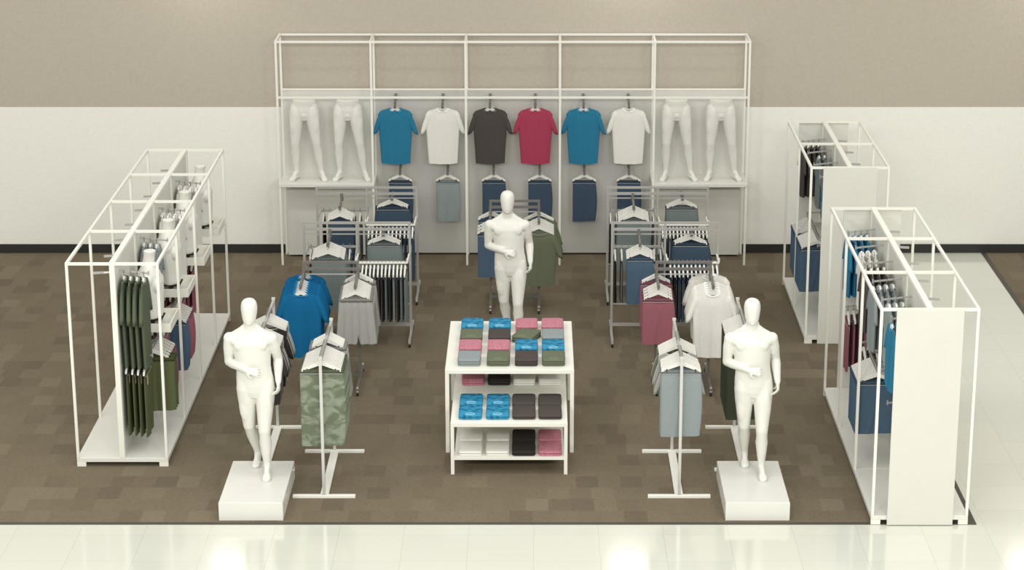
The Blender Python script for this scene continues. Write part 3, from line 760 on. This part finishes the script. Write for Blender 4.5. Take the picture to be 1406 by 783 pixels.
# ------------------------------------------------------------------ nested display tables
def table(name, x0, x1, y0, y1, zt, leg_w, label, shelf=None):
    t = thing(name, ((x0 + x1) / 2, (y0 + y1) / 2, .004), label, 'table', 'nested display tables')
    hx, hy = (x1 - x0) / 2, (y1 - y0) / 2; Z = zt - .004
    part('tabletop', MB().box(-hx, hx, -hy, hy, Z - .045, Z, .003), M['fixture'], t)
    for sx in (-1, 1):
        for sy in (-1, 1):
            xa_ = sx * (hx - leg_w / 2); ya_ = sy * (hy - leg_w / 2)
            part('leg', MB().box(xa_ - leg_w / 2, xa_ + leg_w / 2, ya_ - leg_w / 2, ya_ + leg_w / 2, 0, Z - .045), M['fixture'], t)
    if shelf:
        part('lower_shelf', MB().box(-hx + .001, hx - .001, -hy + leg_w + .001 - .03, hy - .001, shelf - .034, shelf - .004), M['fixture'], t)
    return t
UZ, LZT, SZ = .903, .553, .188
table('display_table', -.903, .411, 21.66, 23.295, UZ, .04, 'tall white display table topped with sixteen folded tee stacks')
lt = table('display_table', -.83, .338, 21.05, 22.55, LZT, .035, 'low white display table nested under the tall one, with a lower shelf')
# shelf of the low table
part('lower_shelf', MB().box(-.549, .549, -.748, .60, SZ - .034, SZ - .004), M['fixture'], lt)

def folded_mesh(m):
    wd, dp, h = .118, .162, .0225; rings = []
    nx = 12
    mb = MB(); n = 20
    for zi, (z, k) in enumerate(((0, .93), (.004, .985), (.011, 1.0), (.018, .985), (.0225, .92), (.0240, .5))):
        ring = []
        for i in range(n * 2):
            a = 2 * PI * i / (n * 2); c_, s_ = math.cos(a), math.sin(a); e = .22
            x = wd * k * math.copysign(abs(c_) ** e, c_); y = dp * k * math.copysign(abs(s_) ** e, s_)
            ring.append((x, y, z))
        rings.append(ring)
    mb.loft(rings)
    return mb.mesh('folded_tee', M[m], True)
FM = {c: folded_mesh(c) for c in ('wave', 'heather', 'olive', 'charcoal', 'greyblue', 'white', 'black')}
CM = {}
for c in FM:
    pts = [(.045 * math.cos(a), -.125 + .026 * math.sin(a), .0225 + .002) for a in [2 * PI * i / 20 for i in range(21)]]
    CM[c] = MB().tube(pts, .0045, 6, cap=False).mesh('collar', M[c + '_trim'], True)
FD = dict(wave='blue streaked', heather='red heather', olive='olive', charcoal='charcoal', greyblue='grey-blue', white='white', black='black')
LVL = {1: ['single'], 2: ['bottom', 'top'], 3: ['bottom', 'middle', 'top']}
def stack(c, x, y, z, n, where, rz=0, collar=False):
    for k in range(n):
        o = obj('folded_tee', FM[c], None, (x + random.uniform(-.002, .002), y + random.uniform(-.002, .002), z + k * .0243), rz + random.uniform(-.01, .01))
        tag(o, '%s folded tee, %s of its stack, %s' % (FD[c], LVL[n][k], where), 'folded t-shirt', 'folded tees on the display tables')
        if k == n - 1 and collar: obj('collar', CM[c], o)
COLX = [-.66, -.362, -.075, .203]
CN = ['first', 'second', 'third', 'fourth']
rows = [['greyblue', 'olive', 'charcoal', 'olive'], ['heather', 'heather', 'wave', 'wave'], ['olive', 'charcoal', 'olive', 'greyblue'], ['wave', 'wave', 'heather', 'heather']]
RN = ['front', 'second', 'third', 'rear']
for r in range(4):
    for c in range(4):
        stack(rows[r][c], COLX[c], 21.925 + .37 * r, UZ, 3, 'tall table, %s row, %s from left' % (RN[r], CN[c]), -.35 if (r, c) == (2, 2) else 0, rows[r][c] in ('wave', 'olive'))
CX2 = [-.635, -.362, -.10, .165]
low = [['wave', 'wave', 'charcoal', 'charcoal'], ['wave', 'wave', 'charcoal', 'charcoal'], ['heather', 'black', 'white', 'white']]
for r, y in enumerate((21.30, 21.645, 22.33)):
    for c in range(4):
        stack(low[r][c], CX2[c], y, LZT, 2 if r < 2 else 3, 'low table top, %s row, %s from left' % (('front', 'middle', 'rear')[r], CN[c]), 0, r < 2 and low[r][c] == 'wave')
bot = ['white', 'white', 'black', 'heather']
for r, y in enumerate((21.235, 21.58)):
    for c in range(4):
        stack(bot[c], CX2[c], y, SZ, 2, 'lowest shelf, %s row, %s from left' % (('front', 'rear')[r], CN[c]), 0)
